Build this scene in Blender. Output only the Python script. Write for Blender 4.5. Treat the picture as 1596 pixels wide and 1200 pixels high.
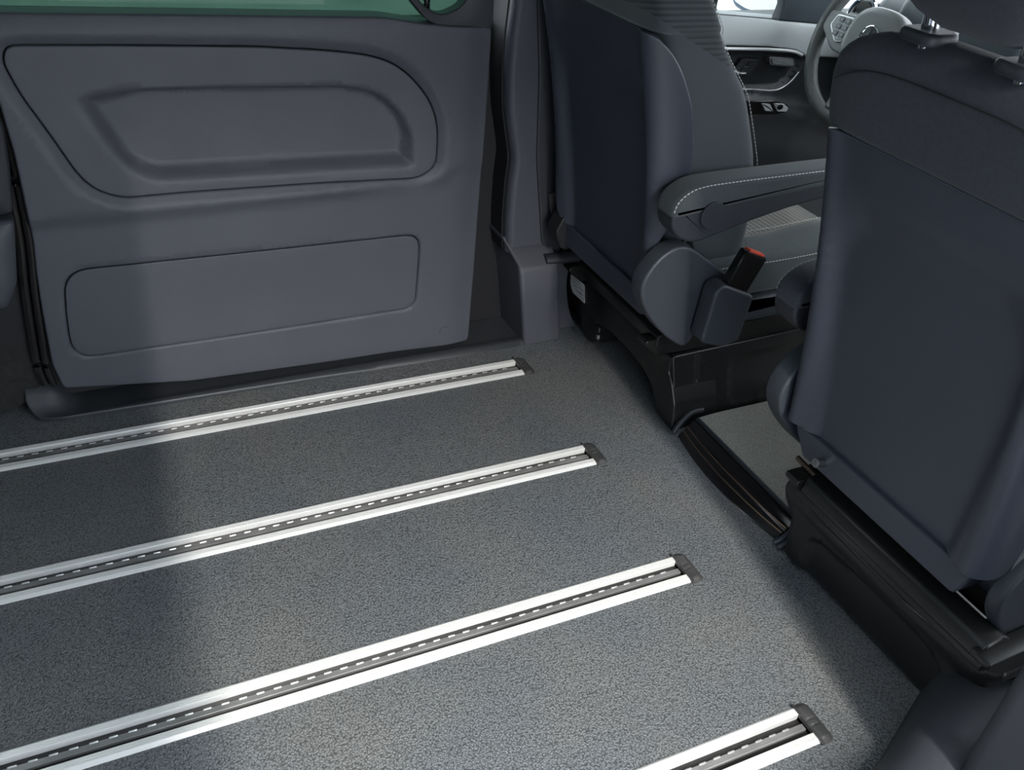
import bpy, bmesh, math, random
import numpy as np
from mathutils import Vector, Matrix
from mathutils.geometry import delaunay_2d_cdt
random.seed(3); rng = np.random.RandomState(5)
for o in list(bpy.data.objects): bpy.data.objects.remove(o)
scene = bpy.context.scene
# ------------------------------------------------------------------ camera
FPX = 1429.12; CX, CY = 798., 600.
V1 = np.array([4120-CX, -28-CY, FPX]); V2 = np.array([-17-CX, -459-CY, FPX])
RX = V1/np.linalg.norm(V1); RY = V2/np.linalg.norm(V2); RZ = np.cross(RX, RY)
RM = np.stack([RX, RY, RZ], 1)                 # world axes in image-aligned camera axes (right, down, forward)
CAM = np.array([-.946, -1.785, 1.29])
cd = bpy.data.cameras.new('camera'); cam = bpy.data.objects.new('camera', cd); scene.collection.objects.link(cam)
M = np.eye(4); Rt = RM.T                        # columns: cam right/down/forward in world
M[:3, 0] = Rt[:, 0]; M[:3, 1] = -Rt[:, 1]; M[:3, 2] = -Rt[:, 2]; M[:3, 3] = CAM
cam.matrix_world = Matrix(M.tolist())
cd.sensor_width = 36; cd.lens = FPX/1596*36; cd.clip_start = .05
scene.camera = cam
# ------------------------------------------------------------------ light and exposure
w = bpy.data.worlds.new('sky'); scene.world = w; w.use_nodes = True
bg = w.node_tree.nodes['Background']; bg.inputs[0].default_value = (.86, .93, 1, 1); bg.inputs[1].default_value = 5.4
vs = scene.view_settings; vs.view_transform = 'Standard'; vs.look = 'None'; vs.gamma = 1; vs.use_curve_mapping = False
vs.exposure = 0.0
def area(name, loc, target, sx, sy, e, col):
    l = bpy.data.lights.new(name, 'AREA'); l.shape = 'RECTANGLE'; l.size = sx; l.size_y = sy; l.energy = e; l.color = col
    o = bpy.data.objects.new(name, l); scene.collection.objects.link(o); o.location = loc
    o.rotation_euler = (Vector(target)-Vector(loc)).to_track_quat('-Z', 'Y').to_euler(); return o
area('added_side_strip', (-.86, -6.2, 5.9), (-.5, -.5, 0.3), .07, 6., 1250, (1, .96, .90))  # added strip lamp, unseen, brightens floor and door through the side opening
# ------------------------------------------------------------------ maths helpers
AX = {'x': 0, 'y': 1, 'z': 2}
def W(px, py, ax, val):
    """point of the plane ax = val that the photograph shows at (px, py)"""
    d = RM.T @ np.array([(px-CX)/FPX, (py-CY)/FPX, 1.]); i = AX[ax]; return CAM + d*(val-CAM[i])/d[i]
def W2(pts, ax, val):
    k = [i for i in range(3) if i != AX[ax]]; return np.array([W(p[0], p[1], ax, val)[k] for p in pts])
def catmull(pts, n=8, closed=True):
    P = np.array(pts, float); N = len(P); out = []
    for i in range(N if closed else N-1):
        if closed: p0, p1, p2, p3 = P[i-1], P[i], P[(i+1) % N], P[(i+2) % N]
        else: p0, p1, p2, p3 = P[max(i-1, 0)], P[i], P[i+1], P[min(i+2, N-1)]
        for k in range(n):
            t = k/n; out.append(.5*((2*p1)+(-p0+p2)*t+(2*p0-5*p1+4*p2-p3)*t*t+(-p0+3*p1-3*p2+p3)*t**3))
    if not closed: out.append(P[-1])
    return np.array(out)
def rpoly(pts, r, n=6):
    """closed polygon with rounded corners; r a number or a list"""
    P = np.array(pts, float); N = len(P); out = []
    for i in range(N):
        a, b, c = P[i-1], P[i], P[(i+1) % N]; rr = r[i] if hasattr(r, '__len__') else r
        la, lc = np.linalg.norm(a-b), np.linalg.norm(c-b); k = min(rr, la*.48, lc*.48)
        if k < 1e-6: out.append(b); continue
        p, q = b+(a-b)/la*k, b+(c-b)/lc*k
        for j in range(n+1):
            t = j/n; out.append((1-t)**2*p+2*t*(1-t)*b+t*t*q)
    return np.array(out)
def resample(P, step):
    P = np.array(P, float); Q = np.vstack([P, P[:1]]); s = np.r_[0, np.cumsum(np.linalg.norm(np.diff(Q, axis=0), axis=1))]
    n = max(8, int(s[-1]/step)); t = np.linspace(0, s[-1], n, endpoint=False)
    return np.stack([np.interp(t, s, Q[:, k]) for k in range(Q.shape[1])], 1)
def area2(P): x, y = P[:, 0], P[:, 1]; return .5*np.sum(x*np.roll(y, -1)-y*np.roll(x, -1))
def offset(P, d):
    """move a closed polygon inwards by d"""
    s = 1 if area2(P) > 0 else -1
    T = np.roll(P, -1, 0)-np.roll(P, 1, 0); T /= np.linalg.norm(T, axis=1)[:, None]+1e-12
    return P+s*d*np.stack([-T[:, 1], T[:, 0]], 1)
def inside(poly, Q):
    x, y = Q[:, 0], Q[:, 1]; c = np.zeros(len(Q), bool); A = poly; B = np.roll(poly, -1, 0)
    for (x1, y1), (x2, y2) in zip(A, B):
        if y1 == y2: continue
        m = ((y1 > y) != (y2 > y)) & (x < (x2-x1)*(y-y1)/(y2-y1)+x1); c ^= m
    return c
def dist(poly, Q, closed=True):
    A = poly if closed else poly[:-1]; B = np.roll(poly, -1, 0) if closed else poly[1:]; best = np.full(len(Q), 1e9)
    for a, b in zip(A, B):
        ab = b-a; L = ab@ab+1e-15; t = np.clip((Q-a)@ab/L, 0, 1); d = np.linalg.norm(Q-a-t[:, None]*ab, axis=1); best = np.minimum(best, d)
    return best
def sdf(poly, Q): d = dist(poly, Q); return np.where(inside(poly, Q), d, -d)      # positive inside
def sm(a, b, x): t = np.clip((x-a)/(b-a), 0, 1); return t*t*(3-2*t)
# ------------------------------------------------------------------ objects
def wl(o):
    v = Vector((0, 0, 0))
    while o is not None: v += o.location; o = o.parent
    return np.array(v)
def link(name, verts, faces, mat, parent=None, smooth=True, sharp=None):
    V = np.array(verts, float).reshape(-1, 3)
    if parent is not None: V = V-wl(parent)
    me = bpy.data.meshes.new(name); me.from_pydata(V.tolist(), [], [tuple(int(i) for i in f) for f in faces]); me.update()
    if smooth: me.polygons.foreach_set('use_smooth', [True]*len(me.polygons))
    if sharp: me.set_sharp_from_angle(angle=math.radians(sharp))
    if mat is not None:
        for mm in (mat if isinstance(mat, list) else [mat]): me.materials.append(mm)
    o = bpy.data.objects.new(name, me); scene.collection.objects.link(o)
    if parent is not None: o.parent = parent
    return o
def tag(o, label, cat, group=None, kind=None):
    o['label'] = label; o['category'] = cat
    if group: o['group'] = group
    if kind: o['kind'] = kind
    return o
def thing(name, label, cat, loc, group=None, kind=None):
    o = bpy.data.objects.new(name, None); scene.collection.objects.link(o); o.location = loc; o.empty_display_size = .05
    return tag(o, label, cat, group, kind)
class MB:
    def __init__(s): s.v = []; s.f = []
    def add(s, v, f): n = len(s.v); s.v += [tuple(p) for p in v]; s.f += [tuple(i+n for i in g) for g in f]; return s
    def box(s, a, b):
        x0, y0, z0 = a; x1, y1, z1 = b
        return s.add([(x0,y0,z0),(x1,y0,z0),(x1,y1,z0),(x0,y1,z0),(x0,y0,z1),(x1,y0,z1),(x1,y1,z1),(x0,y1,z1)],
                     [(0,3,2,1),(4,5,6,7),(0,1,5,4),(1,2,6,5),(2,3,7,6),(3,0,4,7)])
    def loft(s, secs, cap=True, closed=False):
        secs = [np.array(q, float) for q in secs]; n = len(secs[0]); V = np.vstack(secs); F = []
        m = len(secs)
        for i in range(m if closed else m-1):
            for k in range(n):
                a = i*n+k; b = i*n+(k+1) % n; c = ((i+1) % m)*n+(k+1) % n; d = ((i+1) % m)*n+k; F.append((a, b, c, d))
        if cap and not closed: F.append(tuple(range(n))[::-1]); F.append(tuple(range((m-1)*n, m*n)))
        return s.add(V, F)
    def tube(s, path, r, n=8, closed=False, flat=1.0, up=(0, 0, 1)):
        P = np.array(path, float); m = len(P); secs = []; R = r if hasattr(r, '__len__') else [r]*m
        for i in range(m):
            t = P[(i+1) % m]-P[i-1] if closed else P[min(i+1, m-1)]-P[max(i-1, 0)]
            t = t/(np.linalg.norm(t)+1e-12); u = np.array(up, float); u = u-t*(u@t)
            if np.linalg.norm(u) < 1e-3: u = np.array([1., 0, 0]); u = u-t*(u@t)
            u /= np.linalg.norm(u); v = np.cross(t, u)
            secs.append([P[i]+R[i]*(math.cos(q)*v+flat*math.sin(q)*u) for q in np.linspace(0, 2*math.pi, n, endpoint=False)])
        return s.loft(secs, True, closed)
    def prism(s, poly, ax, a0, a1, bev=.003, nb=3):
        """2-D outline in the plane normal to ax, from a0 to a1, rounded rims"""
        P = np.array(poly, float); i = AX[ax]; k = [j for j in range(3) if j != i]; secs = []
        sg = 1 if a1 > a0 else -1; L = []
        for j in range(nb+1):
            q = math.pi/2*j/nb; L.append((a0+sg*bev*(1-math.sin(q)), bev*(1-math.cos(q))))
        L = [(a0+sg*bev*(1-math.sin(q)), bev*(1-math.cos(q))) for q in np.linspace(math.pi/2, 0, nb+1)]
        L = [(a0, bev)] + [(a0+sg*bev*(1-math.cos(q)), bev*(1-math.sin(q))) for q in np.linspace(0, math.pi/2, nb+1)][1:]
        L = [(a0, bev*1.12+.0004)]+L
        L += [(a1-(a-a0), b) for a, b in L[::-1]]
        for a, b in L:
            O = offset(P, b); S = np.zeros((len(P), 3)); S[:, k] = O; S[:, i] = a; secs.append(S)
        return s.loft(secs)
    def build(s, name, mat, parent=None, smooth=True, sharp=35): return link(name, s.v, s.f, mat, parent, smooth, sharp)
def relief(name, outline, P3, fn, mat, parent=None, step=.012, holes=(), feats=(), edge=.003, thick=.03, sharp=None, holethick=None, ostep=None):
    """surface patch: outline (2-D), depth field fn, rounded rim and a skirt; holes cut out; feats = contour lines that get vertices"""
    ostep = ostep or step*.6
    O = resample(outline, ostep); H = [resample(h, ostep) for h in holes]
    pts = []; edges = []
    def ring(R):
        n0 = len(pts); pts.extend(R.tolist()); edges.extend([(n0+i, n0+(i+1) % len(R)) for i in range(len(R))]); return list(range(n0, n0+len(R)))
    ro = ring(O); rh = [ring(h) for h in H]
    extra = []
    if edge > 0:
        for q in (.12, .4, .8, 1.0): extra.append(offset(O, edge*q))
        for h in H:
            for q in (.12, .4, .8, 1.0): extra.append(offset(h, -edge*q))
    for f in feats: extra.append(np.array(f))
    lo, hi = O.min(0), O.max(0); gx, gy = np.meshgrid(np.arange(lo[0], hi[0], step), np.arange(lo[1], hi[1], step)); 
    gx = gx+(np.arange(gx.shape[0])[:, None] % 2)*step*.5
    extra.append(('g', np.stack([gx.ravel(), gy.ravel()], 1)))
    for ex in extra:
        grid = isinstance(ex, tuple); Q = ex[1] if grid else ex
        s = sdf(O, Q); ok = s > (step*.45 if grid else edge*.05)
        for h in H: ok &= sdf(h, Q) < -(step*.45 if grid else edge*.05)
        if grid:
            ok &= s > edge+step*.3
        pts.extend(Q[ok].tolist())
    r = delaunay_2d_cdt([Vector(p) for p in pts], edges, [], 0, 1e-6)
    V2d = np.array([tuple(v) for v in r[0]]); F = np.array([f for f in r[2] if len(f) == 3]); c = V2d[F].mean(1)
    ok = inside(O, c)
    for h in H: ok &= ~inside(h, c)
    F = F[ok]
    D = fn(V2d)
    if edge > 0:
        for R in [O]+H:
            d = np.clip(dist(R, V2d), 0, edge); D = D-edge*(1-np.sqrt(np.clip(1-(1-d/edge)**2, 0, 1)))
    V = P3(V2d[:, 0], V2d[:, 1], D).tolist(); F = F.tolist()
    for R, th in [(O, thick)]+[(h, holethick or thick) for h in H]:
        dd = fn(R)-edge; top = P3(R[:, 0], R[:, 1], dd); bot = P3(R[:, 0], R[:, 1], dd-th); n = len(V); m = len(R)
        V += top.tolist()+bot.tolist(); F += [(n+i, n+(i+1) % m, n+m+(i+1) % m, n+m+i) for i in range(m)]
    return link(name, V, F, mat, parent, True, sharp)
def PY(y0, sgn=-1): return lambda a, b, d: np.stack([a, y0+sgn*d+0*a, b], 1)      # wall facing -y; depth raises it towards the room
def PXm(x0): return lambda a, b, d: np.stack([x0-d+0*a, a, b], 1)                 # face towards the rear
def PZ(z0): return lambda a, b, d: np.stack([a, b, z0+d+0*a], 1)
flat0 = lambda Q: np.zeros(len(Q))
# ------------------------------------------------------------------ materials
def pm(name, col, rough=.5, metal=0., bump=None, spec=.5, coat=0., var=None, sheen=0., aniso=None):
    """bump = (kind, scale, distance); var = (scale, amount) tone variation"""
    m = bpy.data.materials.new(name); m.use_nodes = True; nt = m.node_tree; b = nt.nodes['Principled BSDF']
    b.inputs['Base Color'].default_value = (*col, 1); b.inputs['Roughness'].default_value = rough; b.inputs['Metallic'].default_value = metal
    b.inputs['Specular IOR Level'].default_value = spec; b.inputs['Coat Weight'].default_value = coat
    if sheen: b.inputs['Sheen Weight'].default_value = sheen
    N = nt.nodes.new; L = nt.links.new
    g = N('ShaderNodeNewGeometry')
    if bump:
        kind, sc, dist_ = bump[:3]; mp = N('ShaderNodeMapping'); L(g.outputs['Position'], mp.inputs[0]); mp.inputs['Scale'].default_value = bump[3] if len(bump) > 3 else (1, 1, 1)
        if kind == 'vor':
            t = N('ShaderNodeTexVoronoi'); t.feature = 'SMOOTH_F1'; t.inputs['Scale'].default_value = sc; out = t.outputs['Distance']; t.inputs['Smoothness'].default_value = .5
            n2 = N('ShaderNodeTexNoise'); n2.inputs['Scale'].default_value = sc*.7; n2.inputs['Detail'].default_value = 1
            ad = N('ShaderNodeVectorMath'); ad.operation = 'MULTIPLY_ADD'; L(n2.outputs['Color'], ad.inputs[0]); ad.inputs[1].default_value = (.0035, .0035, .0035); L(mp.outputs[0], ad.inputs[2]); L(mp.outputs[0], n2.inputs['Vector']); L(ad.outputs[0], t.inputs['Vector'])
        elif kind == 'noise':
            t = N('ShaderNodeTexNoise'); t.inputs['Scale'].default_value = sc; t.inputs['Detail'].default_value = 3; out = t.outputs[0]; L(mp.outputs[0], t.inputs['Vector'])
        elif kind == 'wave':
            t = N('ShaderNodeTexWave'); t.bands_direction = bump[4]; t.inputs['Scale'].default_value = sc; t.inputs['Distortion'].default_value = .3; out = t.outputs[0]; L(mp.outputs[0], t.inputs['Vector'])
        bp = N('ShaderNodeBump'); bp.inputs['Distance'].default_value = dist_; bp.inputs['Strength'].default_value = 1; L(out, bp.inputs['Height']); L(bp.outputs[0], b.inputs['Normal'])
    if var:
        t = N('ShaderNodeTexNoise'); t.inputs['Scale'].default_value = var[0]; t.inputs['Detail'].default_value = 4; L(g.outputs['Position'], t.inputs['Vector'])
        r = N('ShaderNodeMapRange'); r.inputs[1].default_value = .3; r.inputs[2].default_value = .7; r.inputs[3].default_value = 1-var[1]; r.inputs[4].default_value = 1+var[1]; L(t.outputs[0], r.inputs[0])
        mx = N('ShaderNodeVectorMath'); mx.operation = 'SCALE'; mx.inputs[0].default_value = col; L(r.outputs[0], mx.inputs['Scale']); L(mx.outputs[0], b.inputs['Base Color'])
    return m
m_door = pm('grey_trim_plastic', (.064, .067, .082), .5, bump=('noise', 900, .0004), var=(6, .05))
m_inset = pm('grey_inset_vinyl', (.073, .076, .089), .55, bump=('noise', 1100, .0003), var=(9, .06))
m_dark = pm('dark_trim_plastic', (.020, .022, .028), .5, bump=('noise', 900, .0003))
m_pillar = pm('pillar_plastic', (.050, .053, .066), .5, bump=('noise', 800, .0005))
m_shell = pm('seat_back_plastic', (.036, .040, .056), .42, bump=('noise', 1500, .00012), var=(5, .06))
m_cover = pm('seat_side_plastic', (.034, .039, .048), .45, bump=('noise', 1000, .0002))
m_fab = pm('charcoal_fabric', (.030, .033, .042), .9, bump=('noise', 700, .0006), sheen=.08, var=(160, .15))
m_fabg = pm('grey_green_fabric', (.052, .064, .068), .85, bump=('noise', 900, .0004), sheen=.2, var=(200, .1))
m_fab2 = pm('armrest_fabric', (.034, .042, .046), .88, bump=('noise', 900, .0004), sheen=.1, var=(200, .1))
m_blk = pm('black_steel', (.010, .010, .010), .32, var=(8, .2))
m_blk2 = pm('black_matte', (.006, .006, .008), .6)
m_gloss = pm('black_gloss_plastic', (.012, .011, .011), .18)
m_steel = pm('bolt_steel', (.35, .35, .36), .35, 1)
m_chrome = pm('chrome', (.85, .86, .88), .08, 1)
m_bright = pm('bright_trim', (.85, .86, .86), .3, .4)
m_satin = pm('satin_metal', (.6, .6, .6), .3, 1)
m_carpet = pm('carpet_step', (.27, .265, .23), .95, bump=('noise', 600, .003), sheen=.2, var=(350, .35))
m_carpet2 = pm('carpet_arch', (.020, .019, .019), .95, bump=('noise', 500, .003), var=(60, .3))
m_red = pm('red_button', (.75, .10, .06), .35)
m_stitch = pm('stitch_thread', (.42, .43, .42), .7)
m_alu = pm('rail_aluminium', (.84, .84, .82), .34, .35, bump=('noise', 60, .0001, (1, 60, 1)))
m_alu2 = pm('rail_channel_metal', (.26, .26, .255), .42, .5, var=(14, .25))
m_slot = pm('rail_slot_dark', (.014, .013, .013), .4, .2)
m_tooth = pm('rail_tooth_metal', (.6, .6, .59), .3, .6)
m_cap = pm('rail_cap_plastic', (.040, .040, .040), .45, bump=('noise', 400, .0006), var=(25, .35))
m_white = pm('sticker_paper', (.62, .62, .60), .5)
m_ink = pm('sticker_ink', (.12, .12, .13), .6)
m_wheel = pm('wheel_leather', (.18, .19, .18), .42, bump=('vor', 260, .0006))
m_wheelg = pm('wheel_grey', (.22, .235, .23), .4)
m_fd = pm('front_door_lit_upper', (.46, .50, .50), .55, bump=('noise', 700, .0003))  # pale tone puts the window light on the upper trim into its colour
m_fdl = pm('front_door_lower', (.020, .023, .026), .45, bump=('noise', 700, .0003))
m_dash = pm('dashboard_vinyl', (.040, .055, .066), .5, bump=('noise', 700, .0003))
m_ext = pm('mirror_paint', (.03, .06, .12), .2, coat=.6)
m_ground = pm('outside_concrete', (.27, .27, .265), .8, var=(1.5, .15))
m_shadewall = pm('shade_wall_plaster', (.16, .19, .24), .85, var=(1.2, .08))
m_roof = pm('headliner_fabric', (.45, .46, .47), .95)
m_foot = pm('foot_trim_plastic', (.026, .029, .035), .6, bump=('noise', 900, .0003))
m_sill = pm('sill_plastic', (.030, .033, .038), .42, bump=('noise', 900, .0004))
def floor_mat():
    m = pm('rubber_floor', (.085, .093, .098), .5, bump=('vor', 330, .0018, (1, .8, 1)))
    nt = m.node_tree; N = nt.nodes.new; L = nt.links.new; b = nt.nodes['Principled BSDF']
    vor = [n for n in nt.nodes if n.type == 'TEX_VORONOI'][0]; g = [n for n in nt.nodes if n.type == 'NEW_GEOMETRY'][0]
    r = N('ShaderNodeMapRange'); L(vor.outputs['Distance'], r.inputs[0]); r.inputs[1].default_value = .15; r.inputs[2].default_value = .75; r.inputs[3].default_value = 1.4; r.inputs[4].default_value = .45
    t = N('ShaderNodeTexNoise'); t.inputs['Scale'].default_value = 3.5; t.inputs['Detail'].default_value = 5; L(g.outputs['Position'], t.inputs['Vector'])
    cr = N('ShaderNodeValToRGB'); cr.color_ramp.elements[0].position = .35; cr.color_ramp.elements[0].color = (.105, .116, .126, 1); cr.color_ramp.elements[1].position = .7; cr.color_ramp.elements[1].color = (.132, .134, .131, 1)
    L(t.outputs[0], cr.inputs[0]); mx = N('ShaderNodeVectorMath'); mx.operation = 'SCALE'; L(cr.outputs[0], mx.inputs[0]); L(r.outputs[0], mx.inputs['Scale']); L(mx.outputs[0], b.inputs['Base Color'])
    return m
m_floor = floor_mat()
def glass_mat(name, tint):
    m = bpy.data.materials.new(name); m.use_nodes = True; nt = m.node_tree; nt.nodes.remove(nt.nodes['Principled BSDF'])
    N = nt.nodes.new; L = nt.links.new; o = [n for n in nt.nodes if n.type == 'OUTPUT_MATERIAL'][0]
    t = N('ShaderNodeBsdfTransparent'); t.inputs[0].default_value = (*tint, 1); gl = N('ShaderNodeBsdfGlossy'); gl.inputs['Roughness'].default_value = .02
    f = N('ShaderNodeFresnel'); f.inputs[0].default_value = 1.3; mx = N('ShaderNodeMixShader'); L(f.outputs[0], mx.inputs[0]); L(t.outputs[0], mx.inputs[1]); L(gl.outputs[0], mx.inputs[2]); L(mx.outputs[0], o.inputs[0]); return m
m_green = glass_mat('green_tinted_glass', (.19, .28, .24)); m_clear = glass_mat('clear_glass', (.9, .94, .93))
def rib_fabric(name, base, dark, plane=None):
    """woven ribs along z/x; plane = (nx, nz, c) : ribs only where nx*x + nz*z > c"""
    m = bpy.data.materials.new(name); m.use_nodes = True; nt = m.node_tree; b = nt.nodes['Principled BSDF']; N = nt.nodes.new; L = nt.links.new
    b.inputs['Roughness'].default_value = .9; b.inputs['Sheen Weight'].default_value = .2
    g = N('ShaderNodeNewGeometry'); sp = N('ShaderNodeSeparateXYZ'); L(g.outputs['Position'], sp.inputs[0])
    def mth(op, a, b_=None):
        n = N('ShaderNodeMath'); n.operation = op
        for i, v in enumerate((a, b_)):
            if v is None: continue
            if isinstance(v, (int, float)): n.inputs[i].default_value = v
            else: L(v, n.inputs[i])
        return n.outputs[0]
    if plane is None:
        a = mth('SINE', mth('MULTIPLY', sp.outputs[0], 520)); c = mth('SINE', mth('MULTIPLY', sp.outputs[1], 900)); h = mth('ADD', mth('MULTIPLY', a, .5), mth('MULTIPLY', c, .35)); fac = mth('ADD', mth('MULTIPLY', h, .6), .5)
    else:
        s = mth('ADD', mth('MULTIPLY', sp.outputs[2], 620), mth('MULTIPLY', sp.outputs[1], 120)); h = mth('SINE', s)
        k = mth('GREATER_THAN', mth('ADD', mth('MULTIPLY', sp.outputs[0], plane[0]), mth('MULTIPLY', sp.outputs[2], plane[1])), plane[2]); fac = mth('MULTIPLY', k, mth('ADD', mth('MULTIPLY', h, .5), .5)); h = fac
    cr = N('ShaderNodeMix'); cr.data_type = 'RGBA'; cr.inputs[6].default_value = (*base, 1); cr.inputs[7].default_value = (*dark, 1); L(fac, cr.inputs[0]); L(cr.outputs[2], b.inputs['Base Color'])
    bp = N('ShaderNodeBump'); bp.inputs['Distance'].default_value = .0012; L(h, bp.inputs['Height']); L(bp.outputs[0], b.inputs['Normal']); return m
m_seatrib = rib_fabric('ribbed_seat_fabric', (.10, .10, .092), (.30, .29, .26))
sa, sb = W(1012, 19, 'y', -.39), W(1125, 98, 'y', -.37)
nx, nz = (sa[2]-sb[2]), (sb[0]-sa[0])
m_backrib = rib_fabric('back_side_fabric', (.036, .044, .050), (.014, .016, .018), (nx, nz, nx*sa[0]+nz*sa[2]))
# ------------------------------------------------------------------ setting: shell of the van
def struct(o, label, cat): return tag(o, label, cat, None, 'structure')
XR = -2.4
def fl(Q): return .006*sm(.0, .06, Q[:, 1])
fo = [(XR, .17), (-1.0, .17), (.30, .17), (.62, .17), (.62, -1.3), (.3, -1.36), (XR, -1.36)]
rc = [0., -.38, -.76, -1.14]; RW = .074
def rail_hole(y): return np.array([(XR+.05, y-.001), (.024, y-.001), (.024, y-RW+.001), (XR+.05, y-RW+.001)])
o = relief('floor', np.array(fo), PZ(0), fl, m_floor, None, step=.06, holes=[rail_hole(y) for y in rc], edge=0, thick=.03, holethick=.016)
struct(o, 'dark grey grained rubber floor mat with four rail slots', 'floor')
b = MB(); b.box((XR, -1.6, -.07), (3.0, .3, -.031)); struct(b.build('trim_underfloor', m_blk2, smooth=False), 'black underfloor pan below the rubber mat', 'floor')
b = MB(); b.box((XR, .20, -.03), (-1.04, .26, .85)); b.box((-1.039, .20, -.03), (3.0, .26, .80)); b.box((-.085, .262, .80), (.14, .29, 1.34)); b.box((XR, .1, 1.28), (3.0, .26, 1.36)); b.box((-2.4, .20, .85), (-2.2, .26, 1.3))
struct(b.build('wall_left', m_blk2, smooth=False), 'dark left body side around the sliding door', 'wall')
b = MB(); b.box((XR, -1.42, 0), (-1.5, -1.36, .85)); b.box((XR, -1.42, 1.26), (3.0, -1.36, 1.36)); b.box((.36, -1.6, 0.0), (.44, -1.45, 1.36)); b.box((.44, -1.5, 0), (3.0, -1.45, .8))
struct(b.build('wall_right', m_dark, smooth=False), 'right body side with the open sliding door gap', 'wall')
b = MB(); b.box((XR, -1.45, 1.36), (1.0, .26, 1.40)); struct(b.build('ceiling', m_roof, smooth=False), 'light grey van headliner overhead', 'ceiling')
b = MB(); b.box((XR-.05, -1.36, -.07), (XR, .2, .85)); b.box((XR-.05, -1.36, 1.2), (XR, .2, 1.36)); struct(b.build('wall_rear', m_dark, smooth=False), 'dark rear wall below the tailgate window', 'wall')
b = MB(); b.box((-40, -40, -.52), (40, 40, -.45)); struct(b.build('ground', m_ground, smooth=False), 'pale concrete ground outside the van', 'ground')
b = MB(); b.box((-7, -2.5, -.45), (-.89, -2.35, 3.5)); struct(b.build('shade_wall_outside', m_shadewall, smooth=False), 'unseen grey wall added outside to shade the rear part of the floor', 'wall')  # added out of view; its edge casts the shade line across the floor
# ------------------------------------------------------------------ left sliding door
YD = .08
door = thing('door_1', 'grey left sliding door panel with two inset panels under green glass', 'door', (-.58, .12, .02), kind='structure')
d_right = [(769, 44), (764, 130), (757, 230), (750, 320), (743, 430), (734, 536)]
d_left = [(100, 612), (82, 575), (66, 490), (57, 430), (52, 380), (37, 310), (22, 240), (0, 165), (-25, 95), (-60, 20)]
do = np.vstack([W2([(-60, 22), (400, 26), (600, 28), (660, 37), (700, 41)], 'y', YD), W2(d_right, 'y', YD), W2([(500, 572), (300, 600)], 'y', YD), W2(d_left[:-1], 'y', YD)])
do = resample(rpoly(do, .008, 3), .01)
Au = rpoly(W2([(20, 72), (180, 72), (400, 74), (500, 79), (570, 86), (610, 97), (640, 117), (668, 150), (682, 180), (686, 210), (683, 262), (655, 281), (500, 289), (300, 303), (190, 313), (148, 300), (120, 275), (75, 210), (30, 150), (3, 100), (6, 78)], 'y', YD), .03, 5)
Bl = rpoly(W2([(103, 425), (135, 422), (400, 396), (640, 371), (655, 378), (656, 400), (651, 482), (630, 487), (400, 524), (140, 562), (118, 556), (105, 500)], 'y', YD), .03, 5)
Bl = rpoly(W2([(100, 427), (400, 396), (657, 368), (655, 420), (650, 484), (400, 524), (115, 566), (103, 500)], 'y', YD), [.05, .2, .035, .1, .035, .2, .05, .1], 8)
crease = W2([(-20, 350), (60, 345), (300, 325), (500, 302), (690, 278), (720, 255)], 'y', YD)
Aband = offset(resample(Au, .01), -.022); 
POCK = rpoly(W2([(108, 158), (140, 142), (330, 136), (540, 134), (592, 143), (630, 175), (650, 215), (652, 262), (640, 268), (400, 282), (235, 292), (190, 262), (150, 215)], 'y', YD), .03, 6)
cab = (crease[0], crease[4]); 
def door_fn(Q):
    x, z = Q[:, 0], Q[:, 1]; D = np.zeros(len(Q))
    sA = -sdf(Au, Q)                                      # >0 outside the inset
    D -= .011*(1-sm(.000, .022, sA))
    below = np.interp(x, crease[:, 0], crease[:, 1])-z     # >0 below crease
    D -= .010*sm(-.004, .022, below)*(1-sm(-.32, -.14, x)*.6)
    D -= .006*sm(.05, .35, below)
    D -= .014*np.clip((z-.80)/.055, 0, 1)**2               # belt rolls back to the glass
    D -= .008*sm(-.17, -.085, x)**2
    sB = -sdf(Bl, Q); D -= .0022*(1-sm(0, .004, sB))
    return D
relief('inner_panel', do, PY(YD), door_fn, m_door, door, step=.014, holes=[Au, Bl], feats=[Aband, offset(Aband, .011), offset(resample(Bl, .008), -.004), crease+[0, .004], crease, crease-[0, .02]], edge=.004, thick=.05, holethick=.012)
Au2 = offset(resample(Au, .006), .0022)
def inset_fn(Q):
    s = sdf(POCK, Q); x, z = Q[:, 0], Q[:, 1]
    wdt = .018+.026*sm(.62, .50, z)
    wdt = np.maximum(wdt, .05*sm(-.72, -.95, x))
    return -.010-.034*sm(0, 1, s/wdt)
relief('upper_inset_panel', Au2, PY(YD), inset_fn, m_inset, door, step=.011, feats=[offset(resample(POCK, .01), q) for q in (0, .008, .016, .026, .04)], edge=.003, thick=.012)
Bl2 = offset(resample(Bl, .006), .0016)
def low_fn(Q):
    x, z = Q[:, 0], Q[:, 1]; below = np.interp(x, crease[:, 0], crease[:, 1])-z
    return -.0015-.010*sm(-.004, .022, below)*(1-sm(-.32, -.14, x)*.6)-.006*sm(.05, .35, below)-.008*sm(-.17, -.085, x)**2
relief('lower_inset_panel', Bl2, PY(YD), low_fn, m_door, door, step=.02, edge=.002, thick=.010)
b = MB(); b.box((-1.2, YD+.048, .03), (-.10, YD+.052, .80)); b.build('door_backing', m_blk2, door, False)
c = W(692, 515, 'y', YD+.015); q = np.linspace(0, 2*math.pi, 20, endpoint=False)
b = MB(); b.prism(np.stack([c[0]+.014*np.cos(q), c[2]+.014*np.sin(q)], 1), 'y', YD+.03, YD+.0085, .001); b.build('screw_cover', m_door, door)
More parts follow.
